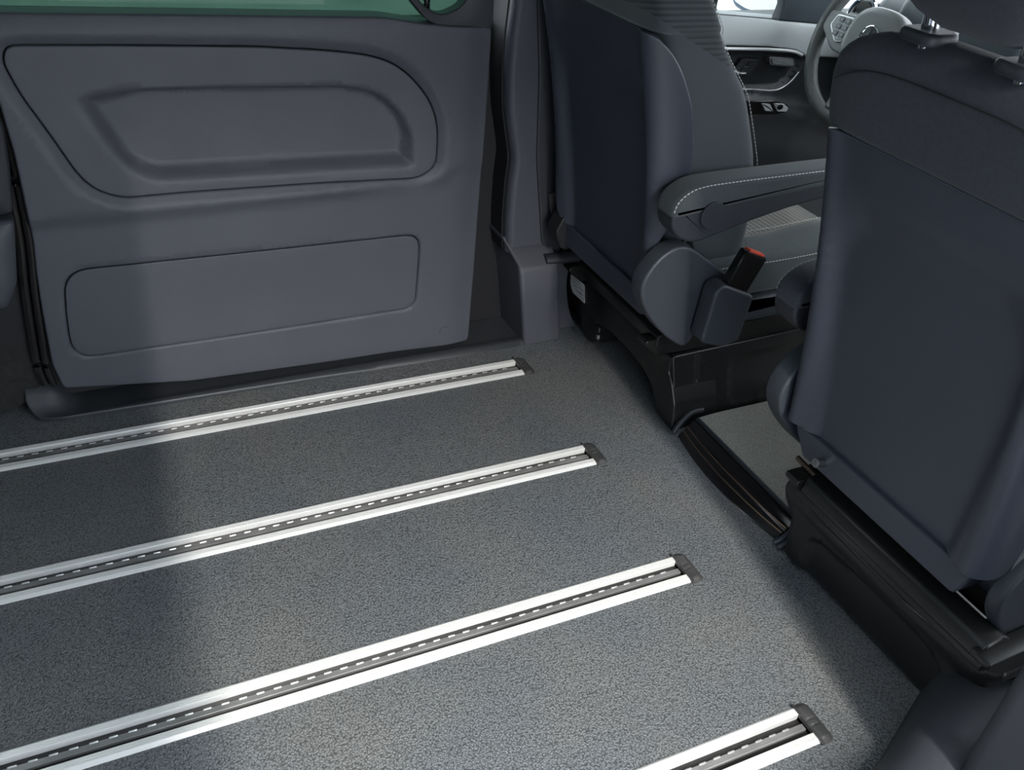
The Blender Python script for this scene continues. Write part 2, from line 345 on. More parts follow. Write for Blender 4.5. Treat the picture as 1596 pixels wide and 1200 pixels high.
# glass, window frame corner and its screw
b = MB(); b.box((-1.4, YD+.06, .80), (-.07, YD+.064, 1.28)); g = b.build('window_glass', m_green, door, False)
b = MB(); b.box((-1.4, YD+.047, .74), (-.1, YD+.085, .800)); b.build('window_seal', m_blk2, door, False)
fr = W2([(632, -30), (645, 10), (668, 34), (690, 40), (768, 45), (775, -40), (775, -160), (600, -160)], 'y', YD+.01)
fo1 = rpoly(W2([(630, -12), (672, 40), (768, 45), (776, -150), (560, -150)], 'y', YD+.01), [.01, .03, .003, .01, .01], 5)
fh1 = rpoly(W2([(610, -60), (662, 12), (690, 26), (728, 8), (742, -60), (742, -140), (600, -140)], 'y', YD+.01), [.02, .03, .05, .04, .03, .02, .02], 6)
relief('window_frame_corner', fo1, PY(YD+.012), lambda Q: .004*sm(0, .03, sdf(fh1, Q)*-1), m_dark, door, step=.014, holes=[fh1], edge=.003, thick=.03)
p = W(665, 10, 'y', YD+.055); b = MB(); b.tube([p+[0, 0, -.012], p+[0, 0, .03]], .006, 10); b.tube([p+[0, 0, -.012], p+[0, 0, -.006]], .012, 12)
for k in range(5): b.tube([p+[0, 0, -.004+.007*k], p+[0, 0, -.001+.007*k]], .0078, 10)
b.build('threaded_pin', m_gloss, door)
b = MB(); b.box((XR-.03, -1.36, .85), (XR-.026, .2, 1.2)); struct(b.build('window_1', m_green, smooth=False), 'dark green tailgate window behind the camera', 'window')
# ------------------------------------------------------------------ sill, rear left trims
so = [(-1.135, .10), (-1.115, .073), (-1.07, .060), (-.9, .058), (-.5, .055), (.045, .046), (.075, .07), (.075, .199), (-1.06, .199), (-1.12, .165)]
def sill_fn(Q):
    x, y = Q[:, 0], Q[:, 1]
    return .002+.014*sm(.048, .062, y)+.055*sm(-1.02, -1.09, x)*sm(.07, .13, y)-.006*sm(.075, .085, y)*sm(-1.0, -.9, x)
o = relief('trim_1', rpoly(so, .01, 4), PZ(.0), sill_fn, m_sill, None, step=.012, edge=.002, thick=.01); struct(o, 'dark plastic sill strip along the foot of the sliding door', 'trim')
b = MB(); P = catmull(np.array([W(*p, 'y', .10) for p in [(-20, 130), (0, 182), (19, 245), (34, 310), (47, 380), (54, 450), (64, 520), (73, 572), (84, 600)]]), 6, False)
b.tube(P, .007, 8); b.tube(P+[-.018, .012, 0], .010, 8); struct(b.build('trim_2', m_gloss), 'black rubber door seal at the rear edge of the sliding door', 'seal')
uo = rpoly(W2([(-80, 60), (-12, 150), (6, 200), (14, 250), (22, 334), (-80, 345)], 'y', .08), .01, 4)
o = relief('trim_3', uo, PY(.08), lambda Q: .012*sm(0, .03, sdf(uo, Q)), m_dark, None, step=.02, edge=.006, thick=.05); struct(o, 'dark upper side trim behind the sliding door, left edge of view', 'trim')
lo_ = rpoly(W2([(-80, 352), (0, 346), (22, 344), (25, 400), (27, 440), (17, 470), (10, 482), (-80, 492)], 'y', .07), .006, 4)
o = relief('trim_4', lo_, PY(.07), lambda Q: .016*sm(0, .02, sdf(lo_, Q)), m_pillar, None, step=.02, edge=.006, thick=.05); struct(o, 'grey lower side trim block above the carpeted wheel arch', 'trim')
wo = W2([(-140, 500), (-10, 470), (25, 430), (52, 432), (56, 480), (66, 545), (72, 590), (46, 622), (-20, 655), (-140, 690)], 'y', .13)
wo[:, 1] = np.maximum(wo[:, 1], -.0)
def wa(Q): return .02*sm(.30, .0, Q[:, 1])
o = relief('wheel_arch', rpoly(wo, .02, 4), PY(.135), wa, m_carpet2, None, step=.02, edge=.01, thick=.05); struct(o, 'dark carpeted wheel arch lining at the left edge of the floor', 'wheel arch')
# ------------------------------------------------------------------ left B-pillar
YP = .12
pe = [(802, -40), (798, 0), (791, 56), (787, 113), (787, 169), (792, 210), (797, 245), (791, 286), (787, 338), (786, 392)]
po = np.vstack([W2(pe, 'y', YP), W2([(870, 392), (880, 300), (880, -40)], 'y', YP)]); po = resample(po, .01)
pl_ = thing('trim_5', 'grey moulded pillar trim with a stepped foot beside the sliding door', 'trim', (.06, .15, .0), kind='structure')
relief('pillar_cover', po, PY(YP-.02), lambda Q: .0*Q[:, 0], m_pillar, pl_, step=.016, edge=.018, thick=.012)
relief('pillar_shade_side', offset(po, -.003), PY(YP+.012), flat0, m_blk2, pl_, step=.05, edge=0, thick=.13)  # black sheet puts the shade of the pillar's rear-facing side into colour
relief('pillar_inner_face', rpoly(W2([(838, -60), (842, 120), (838, 250), (846, 386), (900, 386), (900, -60)], 'y', YP-.03), .01), PY(YP-.026), lambda Q: .0*Q[:, 0], m_dark, pl_, step=.03, edge=.004, thick=.03)
# foot box: lofted from floor to shelf
def fsec(z, x0, x1, yf, yb, r=.012):
    P = rpoly([(x0+.0, yb), (x0, yf), (x1, yf), (x1, yb)], [.0, r, r, .0], 5); return np.c_[P, np.full(len(P), z)]
b = MB(); b.loft([fsec(.008, .055, .165, .048, .258), fsec(.12, .038, .150, .048, .258), fsec(.225, .020, .132, .046, .258), fsec(.240, .020, .132, .056, .258), fsec(.262, .012, .132, .09, .258), fsec(.295, -.004, .15, .118, .258)])
b.build('pillar_foot', m_pillar, pl_, True, 50)
b = MB(); P = [W(848, 404, 'y', .07), W(870, 402, 'y', .07), W(900, 399, 'y', .07)]; b.tube(P, [.018, .02, .02], 12, flat=.7); b.build('foot_ledge', m_dark, pl_)
relief('foot_side_trim', catmull(W2([(868, 404), (894, 402), (886, 425), (884, 455), (889, 488), (897, 513), (868, 528)], 'y', .10), 3), PY(.10), flat0, m_pillar, pl_, step=.03, edge=.004, thick=.1)
b = MB(); b.box((.13, .16, .25), (.55, .22, 1.3)); b.build('pillar_core', m_dark, pl_, False)
# ------------------------------------------------------------------ floor rails
def make_rail():
    t = thing('floor_rail', '', 'rail', (0, 0, 0))
    def bar(prof, name, mat, x1=0.):
        V = []; F = []; n = len(prof)
        for x in (XR+.05, x1):
            V += [(x, p[0], p[1]) for p in prof]
        F = [(i, (i+1) % n, n+(i+1) % n, n+i) for i in range(n)]+[tuple(range(n))[::-1], tuple(range(n, 2*n))]
        return link(name, V, F, mat, t, False)
    def ribs(y0, y1, z, k):
        out = []
        for i in range(k):
            a = y0+(y1-y0)*i/k; c = y0+(y1-y0)*(i+1)/k; d = c-a; out += [(a+d*.12, z), (c-d*.12, z), (c-d*.06, z-.0009), (c+d*.06, z-.0009)]
        return out[:-2]
    far = [(-.0005, -.008), (-.0005, .0012), (-.0035, .0035)]+ribs(-.0045, -.0165, .0040, 4)+[(-.0165, .003), (-.0165, -.0095), (-.0150, -.0095), (-.0150, -.008)]
    near = [(-.0530, -.008), (-.0530, .003)]+ribs(-.0540, -.0660, .0040, 4)+[(-.067, .0034), (-.0728, .0010), (-.0735, -.008)]
    bar(far, 'outer_flange', m_alu); bar(near, 'inner_flange', m_alu)
    bar([(-.0163, -.0145), (-.0163, -.0085), (-.0532, -.0085), (-.0532, -.0145)], 'channel_floor', m_slot)
    bar([(-.0295, -.0084), (-.0295, -.0030), (-.0305, -.0025), (-.0400, -.0025), (-.0410, -.0030), (-.0410, -.0084)], 'centre_strip', m_alu2, -.002)
    b = MB(); x = -.03
    while x > XR+.08:
        b.prism(rpoly([(x, -.0285), (x-.013, -.0285), (x-.013, -.0315), (x, -.0315)], .0012, 2), 'z', -.0045, -.0008, .0008, 1); x -= .028
    o = b.build('tooth_row', m_tooth, t); o['kind'] = 'stuff'
    co = rpoly([(0., .0035), (.031, .0035), (.031, -.0775), (0., -.0775)], [.0, .022, .014, .0], 6)
    def cf(Q):
        s = sdf(co, Q); s = np.where(Q[:, 0] < .004, .02, s); s = np.minimum(s, .031-Q[:, 0]+.002)
        D = .0065*sm(0, .011, s)+.0005
        return D-.0012*np.exp(-((Q[:, 1]+.031)/.0012)**2)*(Q[:, 0] < .022)-.0012*np.exp(-((Q[:, 1]+.043)/.0012)**2)*(Q[:, 0] < .022)
    ln = lambda y: np.c_[np.linspace(0, .03, 14), np.full(14, y)]
    relief('end_cap', co, PZ(0), cf, m_cap, t, step=.003, feats=[ln(y) for y in (-.029, -.031, -.033, -.041, -.043, -.045)], edge=.0008, thick=.008)
    return t
rails = [make_rail()]
for i in range(3):
    r = rails[0].copy(); scene.collection.objects.link(r); rails.append(r)
    for ch in rails[0].children:
        c = ch.copy(); scene.collection.objects.link(c); c.parent = r
for r, y, l in zip(rails, rc, ['silver seat rail nearest the sliding door, running below its sill', 'silver seat rail, second out from the sliding door, ending level with the left seat base', 'silver seat rail, third from the sliding door, ending opposite the carpeted step', 'silver seat rail farthest from the sliding door, its black end cap at the bottom right']):
    r.location = (0, y, 0); r['label'] = l; r['group'] = 'parallel seat rails in the floor'
# ------------------------------------------------------------------ carpeted aisle step
b = MB(); cp = rpoly([(.285, -.41), (.285, -.765), (.38, -.80), (.94, -.80), (.94, -.405), (.55, -.405), (.345, -.405)], [.02, .02, .02, .02, .02, .1, .03], 5)
b.prism(cp, 'z', -.02, .036, .008); tag(b.build('carpet_mat', m_carpet), 'grey-olive carpet mat in the aisle between the two seats', 'mat')
st = thing('step_trim', 'glossy black ribbed step edge where rubber floor meets the aisle carpet', 'step trim', (.26, -.6, 0))
ys = np.linspace(-.422, -.792, 26); secs = []
def stp(y):
    k = 1-((y+.607)/.185)**2; x0 = .240-.022*k; return x0
def prof(y):
    x0 = stp(y); x1 = .276; L = []
    pts = [(0, .0), (.05, .004), (.22, .0100), (.30, .0145), (.33, .0130), (.50, .0185), (.56, .0230), (.60, .0210), (.78, .0270), (.88, .034), (1.0, .039), (1.15, .036), (1.2, .0)]
    return [(x0+(x1-x0)*a, y, z) for a, z in pts]+[(x1, y, -.01), (x0, y, -.01)]
b = MB(); b.loft([prof(y) for y in ys]); b.build('ribbed_plate', m_gloss, st, True, 25)
b = MB()
for k, (fa, zz) in enumerate([(.30, .0152), (.56, .0238)]):
    P = [(stp(y)+(.276-stp(y))*fa, y, zz) for y in ys]; b.tube(P, .0012, 6)
b.build('rib_edge', pm('bronze_edge', (.30, .20, .14), .3, 1), st)
b = MB(); P = catmull([(.228, -.802, .003), (.248, -.806, .018), (.275, -.802, .038), (.300, -.790, .046), (.33, -.787, .043)], 5, False); b.tube(P, .0065, 10); b.tube(P+[.0, -.013, -.001], .006, 10); b.build('end_moulding', m_cover, st)
b = MB(); P = catmull([(.234, -.410, .003), (.252, -.404, .022), (.285, -.396, .040), (.32, -.394, .040)], 5, False); b.tube(P, .007, 10); b.build('end_moulding', m_dark, st)
b = MB(); P = [(.287, y, .0385) for y in ys]; b.tube(P, .006, 8); b.build('carpet_binding', m_dark, st)
# ------------------------------------------------------------------ seat bases
lb = thing('seat_base', 'black steel base frame under the left front seat with an open arch', 'seat base', (.45, -.14, 0))
XB = .235
bo = np.array([tuple(v) for v in W2([(893, 407), (886, 425), (884, 452), (893, 480), (905, 496), (905, 515), (920, 534), (931, 535), (933, 512), (928, 503), (950, 516), (978, 545), (1000, 572), (1014, 598), (1019, 622), (1022, 640)], 'x', XB)]+[(-.36, -.0), (-.400, .0)]+[tuple(v) for v in W2([(1050, 632), (1046, 600), (1041, 580), (1047, 558)], 'x', XB)])
relief('rear_face', bo, PXm(XB), lambda Q: .004*sm(.0, .03, sdf(bo, Q)), m_blk, lb, step=.012, edge=.005, thick=.12)
# side face towards the aisle
sf = rpoly([(.236, .004), (.242, .10), (.236, .177), (.75, .190), (.78, .03), (.78, .004)], [.0, .05, .01, .01, 0, 0], 5)
ins = rpoly([(.40, .03), (.40, .150), (.77, .165), (.77, .03)], .02, 5)
def sff(Q): return .003*sm(.0, .012, Q[:, 0]-.30)*0-.004*sm(0, .006, sdf(ins, Q))-.003*np.exp(-((Q[:, 0]-.308)/.003)**2)
relief('side_face', sf, lambda a, b_, d: np.stack([a, -.398+.055*b_/.18-d, b_], 1), sff, m_blk, lb, step=.014, feats=[resample(ins, .01), np.c_[np.full(20, .305), np.linspace(.01, .17, 20)], np.c_[np.full(20, .308), np.linspace(.01, .17, 20)], np.c_[np.full(20, .311), np.linspace(.01, .17, 20)]], edge=.004, thick=.04)
c = W(1096, 566, 'y', -.352); b = MB(); b.prism(np.stack([c[0]+.010*np.cos(q), c[2]+.010*np.sin(q)], 1), 'y', -.33, -.3525, .001); b.build('round_hole_plug', m_blk2, lb)
b = MB(); b.box((.245, -.34, .160), (.76, .13, .178)); b.build('top_plate', m_blk, lb, False)
b = MB(); b.prism(rpoly([(.19, .205), (.19, .232), (.205, .24), (.245, .24), (.245, .205)], .004, 3), 'y', -.335, .13, .003); b.build('rear_crossbar', m_blk, lb)
for y in (-.315, .06):
    b = MB(); b.prism(rpoly([(.20, .18), (.16, .215), (.165, .225), (.70, .235), (.70, .18)], .004, 3), 'y', y-.018, y+.018, .002); b.build('slide_rail', m_blk, lb)
b = MB(); b.box((.5, -.33, .01), (.52, .13, .16)); b.box((.245, .10, .01), (.76, .12, .17)); b.build('far_face', m_blk2, lb, False)
# white sticker on the left end
sp = rpoly(W2([(890, 427), (911, 444), (911, 462), (912, 474), (903, 465), (893, 456), (889, 442)], 'x', XB-.006), .004, 4)
relief('sticker', sp, PXm(XB-.0065), flat0, m_white, lb, step=.01, edge=0, thick=.001)
b = MB()
for (x0, y0, x1, y1) in [(893, 433, 906, 443), (894, 438, 902, 445), (894, 443, 900, 449), (902, 447, 909, 454), (896, 450, 906, 459), (903, 455, 909, 461), (903, 461, 909, 467)]:
    p0, p1 = W(x0, y0, 'x', XB-.0078), W(x1, y1, 'x', XB-.0078); b.tube([p0, p1], .0007, 4)
o = b.build('sticker_print', m_ink, lb)
b = MB(); p = W(932, 527, 'x', .20); b.tube([p, p+[0, 0, .012]], .006, 8); b.build('foot_bolt', m_steel, lb)

rb = thing('seat_base', 'black seat base with moulded cover panel under the right front seat', 'seat base', (.45, -1.03, 0))
XQ = .222
ro_ = np.vstack([W2([(1220, 861), (1232, 803), (1227, 790), (1223, 773), (1229, 752), (1243, 735)], 'x', XQ), W2([(1262, 758), (1272, 770), (1277, 790), (1346, 860), (1421, 936), (1490, 990), (1514, 994), (1570, 1050), (1566, 1062), (1540, 1066)], 'x', XQ), [[-1.30, .004]]])
lowc = rpoly(W2([(1262, 832), (1285, 843), (1350, 902), (1410, 958), (1455, 1010), (1482, 1065), (1440, 1110), (1240, 900)], 'x', XQ), .02, 5)
def rbf(Q):
    z = Q[:, 1]; s = sdf(ro_, Q); D = .006*sm(0, .02, s)
    D += -.012*sm(.0, .015, sdf(lowc, Q))+.010*sm(.12, .16, z)
    return D
relief('cover_panel', ro_, PXm(XQ), rbf, m_blk, rb, step=.010, feats=[resample(lowc, .008), offset(resample(lowc, .008), .008), offset(resample(lowc, .008), .015)], edge=.008, thick=.10)
b = MB(); b.prism(rpoly([(.23, .150), (.23, .175), (.30, .190), (.75, .19), (.75, .02), (.72, .02), (.72, .15)], .004, 3), 'y', -.83, -1.30, .004); b.build('top_plate', m_blk, rb)
b = MB(); b.box((.29, -.845, .01), (.76, -.825, .17)); b.build('side_face', m_blk, rb, False)
b = MB(); b.prism(rpoly([(.172, .215), (.180, .243), (.215, .252), (.235, .24), (.235, .205), (.19, .200)], .006, 3), 'y', -.865, -1.285, .004); b.build('rear_crossbar', m_blk, rb)
b = MB(); b.prism(rpoly([(.185, .188), (.185, .203), (.245, .206), (.245, .18)], .003, 3), 'y', -.845, -1.29, .003); b.build('lower_crossbar', m_blk, rb)
for y in (-.845, -1.29):
    b = MB(); b.prism(rpoly([(.21, .19), (.165, .222), (.165, .235), (.70, .245), (.70, .19)], .004, 3), 'y', y-.018, y+.018, .002); b.build('slide_rail', m_blk, rb)
b = MB(); b.tube([W(1243, 713, 'x', .20), W(1276, 748, 'x', .20)], .0055, 10); o = b.build('rail_end_strip', pm('bronze_strip', (.35, .26, .2), .25, 1), rb); o['label'] = 'bronze tinted rail end'
p = W(1277, 722, 'x', .150); b = MB(); b.tube([p+[-.010, 0, .003], p+[.02, 0, -.003]], .0085, 12, up=(0, 1, 0)); b.tube([p+[-.016, 0, .005], p+[-.01, 0, .003]], .0045, 6, up=(0, 1, 0)); b.build('hex_bolt', m_steel, rb)
# ------------------------------------------------------------------ seats
def XS(z): return .145-.1*(z-.4)-.2*(z-.4)**2
def superloop(x0, x1, w, n=72, p=6, rec=0., wr=.12):
    L = []
    for k in range(n):
        t = 2*math.pi*k/n; c, s = math.cos(t), math.sin(t)
        a = math.copysign(abs(c)**(2/p), c); bb = math.copysign(abs(s)**(2/p), s)
        x = (x0+x1)/2+(x1-x0)/2*a; u = w*bb
        if a > 0: x -= rec*a*(1-sm(wr*.6, wr*1.4, abs(u)))
        L.append((x, u))
    return L
def make_seat(cy, dx, dz, side, tb, label, ax, az, rx, rz):
    """side: +1 armrest and buckle towards the left of the van, -1 towards the right"""
    S = thing('front_seat', label, 'seat', (.4+dx, cy, .24))
    r0, sc = .03, .198
    def P3(s, z, d):
        a = np.abs(s); sg = np.sign(s); phi = np.clip((a-sc)/r0, 0, 1.35); e = np.clip(a-sc-r0*1.35, 0, 1)
        u = np.where(a < sc, a, sc+r0*np.sin(phi)+e*math.cos(1.35)); xf = r0*(1-np.cos(phi))+e*math.sin(1.35)
        nx_ = -np.cos(phi); nu = np.sin(phi)
        return np.stack([XS(z)+dx+xf+nx_*d, cy+sg*(u+nu*d), z+dz+0*s], 1)
    half = [(.0, .897), (.12, .897), (.20, .896), (.224, .891), (.250, .868), (.270, .833), (.288, .77), (.292, .68), (.280, .60), (.255, .53), (tb+.008, .462), (tb, .448), (tb-.005, .385), (tb-.02, .352), (.12, .345), (0, .343)]
    out = half+[(-a, z) for a, z in half[::-1][1:-1]]; out = rpoly(out, .02, 4)
    rec = rpoly([(.15, .838), (.195, .79), (.192, .63), (.178, .44), (.172, .30), (-.172, .30), (-.178, .44), (-.192, .63), (-.195, .79), (-.15, .838)], .06, 6)
    def fn(Q):
        s, z = Q[:, 0], Q[:, 1]; d = sdf(rec, Q); wd = .030+.06*sm(.70, .80, z)*(np.abs(s) < .2)
        D = -.016*sm(0, 1, d/wd)
        D += .009*np.exp(-((np.abs(s)-.200)/.015)**2)
        return D
    relief('back_shell', out, P3, fn, m_shell, S, step=.012, feats=[offset(resample(rec, .012), q) for q in (0, .01, .02, .03, .05)], edge=.004, thick=.012)
    lt = rpoly([(-.205, .338), (-.19, .292), (.165, .292), (.195, .335), (.198, .347), (-.198, .347)], .006, 3)
    relief('lower_trim', lt, P3, lambda Q: -.007+0*Q[:, 1], m_shell, S, step=.012, edge=.003, thick=.06)
    # backrest cushion
    zs = list(np.linspace(.37, .892, 16))+[.8985, .905]+list(np.linspace(.92, 1.00, 6))+[1.015, 1.028, 1.038, 1.046, 1.052, 1.055]
    Z = [.37, .5, .638, .775, .852, .967, 1.03, 1.055]; T = [.25, .265, .26, .228, .181, .137, .11, .06]
    Wz = [.37, .60, .8925, .8985, .905, .93, .97, 1.0, 1.02, 1.035, 1.048, 1.055]; Ww = [.215, .222, .222, .232, .236, .236, .228, .214, .196, .170, .13, .07]
    secs = []
    for z in zs:
        rear = XS(z)+(.022 if z < .895 else -.003)+np.interp(z, [1.0, 1.03, 1.055], [0, .008, .035]); th = np.interp(z, Z, T); w_ = np.interp(z, Wz, Ww)
        secs.append([(x+dx, cy+u, z+dz) for x, u in superloop(rear, XS(z)+th, w_, rec=.035*np.interp(z, [.9, 1.03], [1, 0]), p=7)])
    b = MB(); b.loft(secs); b.build('backrest_cushion', m_backrib if side < 0 else m_fab, S, True, 60)
    # stitched seams
    b = MB()
    def stitches(path, step=.0085, ln=.0055, r=.0011):
        P = np.array(path); s = np.r_[0, np.cumsum(np.linalg.norm(np.diff(P, axis=0), axis=1))]; t = 0
        while t+ln < s[-1]:
            a = [np.interp(t, s, P[:, k]) for k in range(3)]; c_ = [np.interp(t+ln, s, P[:, k]) for k in range(3)]; b.tube([a, c_], r, 4); t += step
    for sg in (-1, 1):
        pth = []
        for z in np.linspace(.42, .99, 40):
            th = np.interp(z, Z, T); w_ = np.interp(z, Wz, Ww); k = .985
            pth.append((XS(z)+dx+th-.014, cy+sg*(w_-.0035), z+dz))
        stitches(pth)
    o = b.build('stitching', m_stitch, S); o['kind'] = 'stuff'
    b = MB(); pth = [(XS(z)-.0035+dx, cy+u, z+dz) for u, z in [(u, 1.003-.035*(u/.2)**4) for u in np.linspace(-.2, .2, 30)]]; b.tube(pth, .0012, 5); b.build('top_seam', m_blk2, S)
    # seat cushion: side bolsters, ribbed centre
    xs = np.linspace(.20, .72, 22)+dx; secs = []
    for i, x in enumerate(xs):
        e = 1-min(1, abs((x-xs.mean())/(xs[-1]-xs.mean())))**8; L = []
        w_ = .232; zb = .30+dz; zt = .436+.02*sm(.5, .9, (i/21))+dz
        for k in range(60):
            t = 2*math.pi*k/60; c_, s_ = math.cos(t), math.sin(t); u = w_*math.copysign(abs(c_)**.33, c_)*(1 if s_ > 0 else .93); v = math.copysign(abs(s_)**.33, s_)
            h = zt if v > 0 else zb; mid = (zt+zb)/2; z = mid+(h-mid)*abs(v)*(1 if v > 0 else 1)*math.copysign(1, 1)
            if v > 0: z = z-.030*(1-sm(.10, .17, abs(u)))+.0
            L.append((x, cy+u, mid+(z-mid)*(.7+.3*e)))
        secs.append(L)
    b = MB(); b.loft(secs); o = b.build('seat_cushion', [m_fabg, m_seatrib], S, True, 60)
    me = o.data
    for p_ in me.polygons:
        if p_.normal.z > .3 and abs(p_.center.y) < .145: p_.material_index = 1
    b = MB(); stitches([(x, cy+side*.150, .443+.012*sm(.45, .7, x-dx)+dz) for x in np.linspace(.30, .70, 30)+dx]); stitches([(x, cy+side*.2325, .405+dz+.01*sm(.4, .7, x)) for x in np.linspace(.26, .70, 30)+dx])
    o = b.build('stitching', m_stitch, S); o['kind'] = 'stuff'
    # seat pan shell
    b = MB(); pan = rpoly([(.25, .28), (.26, .250), (.70, .250), (.74, .28), (.74, .33), (.5, .315), (.3, .300), (.26, .34)], .02, 5)+[dx, dz]
    b.prism(pan, 'y', cy-.236, cy+.236, .022, 5); b.build('seat_pan', m_cover, S)
    # recliner covers on both sides
    rc_ = np.array([(.100, .455), (.125, .492), (.160, .512), (.195, .508), (.240, .480), (.312, .425), (.300, .39), (.262, .30), (.240, .268), (.215, .275), (.165, .315), (.115, .375), (.096, .42)])
    rc_ = catmull(rc_, 5)+[rx, rz]
    for sg in (-1, 1):
        oc = sg != side
        if oc and side < 0:
            b = MB(); b.prism(rpoly([(.11, .33), (.13, .37), (.18, .38), (.2, .28), (.13, .28)], .01, 3)+[dx+.02, dz], 'y', cy+.17, cy+.22, .004); b.build('recliner_hinge', m_blk2, S); continue
        P = rc_+[.06, -.07] if oc else rc_
        b = MB(); b.prism(P, 'y', cy+sg*.222, cy+sg*(.250 if oc else .266), .006, 4); b.build('recliner_cover', m_cover, S)
        b = MB(); b.prism(rpoly([(.175, .38), (.185, .44), (.22, .50), (.25, .44), (.22, .34)], .01, 3)+[dx, dz], 'y', cy+sg*.19, cy+sg*.226, .004); b.build('recliner_hinge', m_blk, S)
    # armrest
    a = side; y0, y1 = cy+a*.243, cy+a*.306
    up = catmull([(.106, .605), (.110, .628), (.130, .648), (.165, .660), (.24, .664), (.36, .666), (.52, .668), (.545, .66), (.55, .635), (.535, .634), (.40, .622), (.26, .610), (.15, .598), (.114, .596)], 4)+[ax, az]
    AR = bpy.data.objects.new('armrest', None); 
    bb_ = MB(); bb_.prism(up, 'y', y0, y1, .012, 5); AR = bb_.build('armrest', m_fab2 if side < 0 else m_fab, S)
    lo2 = catmull([(.112, .618), (.135, .624), (.26, .634), (.40, .645), (.53, .652), (.545, .635), (.53, .612), (.40, .592), (.30, .571), (.215, .549), (.170, .541), (.130, .556), (.110, .585)], 4)*[1, 1]+[ax, az-.0]
    b = MB(); b.prism(lo2, 'y', y0+a*.003, y1-a*.0025, .006, 4); b.build('armrest_underside', m_dark, AR)
    c_ = (.198+ax, .598+az); b = MB(); q2 = np.linspace(0, 2*math.pi, 32, endpoint=False); b.prism(np.stack([c_[0]+.028*np.cos(q2), c_[1]+.028*np.sin(q2)], 1), 'y', y0+a*.03, y1+a*.004, .0015, 2); b.build('pivot_cap', m_dark, AR)
    b = MB(); stitches([(x, y1-a*.0030, z) for x, z in offset(up, .0040)[1:26]], r=.0012); o = b.build('stitching', m_stitch, AR); o['kind'] = 'stuff'
    # belt buckle and its holder
    hp = rpoly([(.235, .305), (.243, .428), (.262, .440), (.348, .402), (.338, .292), (.295, .283)], .012, 4)+[rx, rz]
    b = MB(); b.prism(hp, 'y', cy+a*.272, cy+a*.318, .006, 3); b.build('buckle_holder', m_cover, S)
    bp_ = np.array([(.272, .418), (.308, .507), (.366, .483), (.330, .395)])+[rx, rz]; b = MB(); b.prism(rpoly(bp_, .006, 3), 'y', cy+a*.283, cy+a*.309, .004, 2); BK = b.build('belt_buckle', m_gloss, S)
    m1, m2 = bp_[1], bp_[2]; n_ = np.array([(m2-m1)[1]*-1, (m2-m1)[0]]); n_ /= np.linalg.norm(n_)
    rp = np.array([m1*.88+m2*.12-n_*.004, m1*.12+m2*.88-n_*.004, m1*.15+m2*.85+n_*.004, m1*.85+m2*.15+n_*.004]); b = MB(); b.prism(rp, 'y', cy+a*.287, cy+a*.305, .0015, 2); b.build('release_button', m_red, BK)
    # headrest with its posts
    secs = []; hz = 1.075
    for t in np.linspace(0, 1, 16):
        z = hz+.19*t; e = math.sin(math.pi*min(1, max(0, (t*.94+.03))))**.35; w_ = .13*e*(1-.12*t); xc = XS(1.055)-.005-.03*t; secs.append([(x+dx, cy+u, z+dz) for x, u in superloop(xc+.05-.085*e, xc+.05+.06*e, w_, 40, 4)])
    b = MB(); b.loft(secs); HR = b.build('headrest', m_fab, S)
    for sg in (-1, 1):
        xc = XS(1.055)+.030+dx; u = cy+sg*.072
        b = MB(); b.tube([(xc+.004, u, 1.03+dz), (xc-.012, u, 1.125+dz)], .0105, 16, up=(0, 1, 0)); b.build('chrome_post', m_chrome, HR)
        b = MB(); pts_ = rpoly([(xc-.028, u-.030), (xc+.028, u-.030), (xc+.028, u+.030), (xc-.028, u+.030)], .02, 6); b.prism(pts_, 'z', 1.048+dz, 1.064+dz, .006, 3); b.build('post_guide', m_dark, HR)
    return S
def reparent(o, p):
    w_ = wl(o); o.parent = p; o.location = Vector((w_-wl(p)).tolist())
def adopt(base, seat, first):
    f = [c for c in base.children if c.name.startswith(first)][0]; reparent(f, seat); f.name = 'seat_base'; f.data.name = 'seat_base'
    for c in list(base.children): reparent(c, f)
    bpy.data.objects.remove(base)
adopt(lb, make_seat(-.165, -.045, .022, -1, .205, 'left front seat beside the pillar, armrest folded out to its right', -.045, 0, -.045, 0), 'rear_face')
adopt(rb, make_seat(-1.02, 0., 0., 1, .275, 'right front seat nearest the camera with chrome headrest post', .015, -.04, .03, -.035), 'cover_panel')
# ------------------------------------------------------------------ right pillar foot block (bottom right)
bk = thing('trim_6', 'dark grey moulded pillar foot in the bottom right corner', 'trim', (.05, -1.5, 0), kind='structure')
def bs(z, k): 
    P = np.array([(.245-k*.02, -1.195-k*.055), (.05-k*.03, -1.285-k*.05), (-.12, -1.335-k*.045), (-.12, -1.72), (.5, -1.72), (.5, -1.25-k*.05)]); R = rpoly(P, [.015+.03*k, .02, .02, .02, .02, .02], 6); return np.c_[R, np.full(len(R), z)]
b = MB(); b.loft([bs(.001, 0), bs(.05, .15), bs(.09, .35), bs(.12, .75), bs(.136, 1.3), bs(.143, 2.1)]); b.build('foot_block', m_foot, bk, True, 60)
b = MB(); 
def ps(z, k): P = rpoly([(.125-k*.3, -1.365), (.05-k*.3, -1.390), (.05, -1.72), (.3, -1.72)], [.012, .02, .02, .02], 6); return np.c_[P, np.full(len(P), z)]
b.loft([ps(.12, -.012), ps(.150, -.006), ps(.165, .0), ps(.30, .0), ps(1.27, .0)]); b.build('foot_step', m_foot, bk, True, 60)
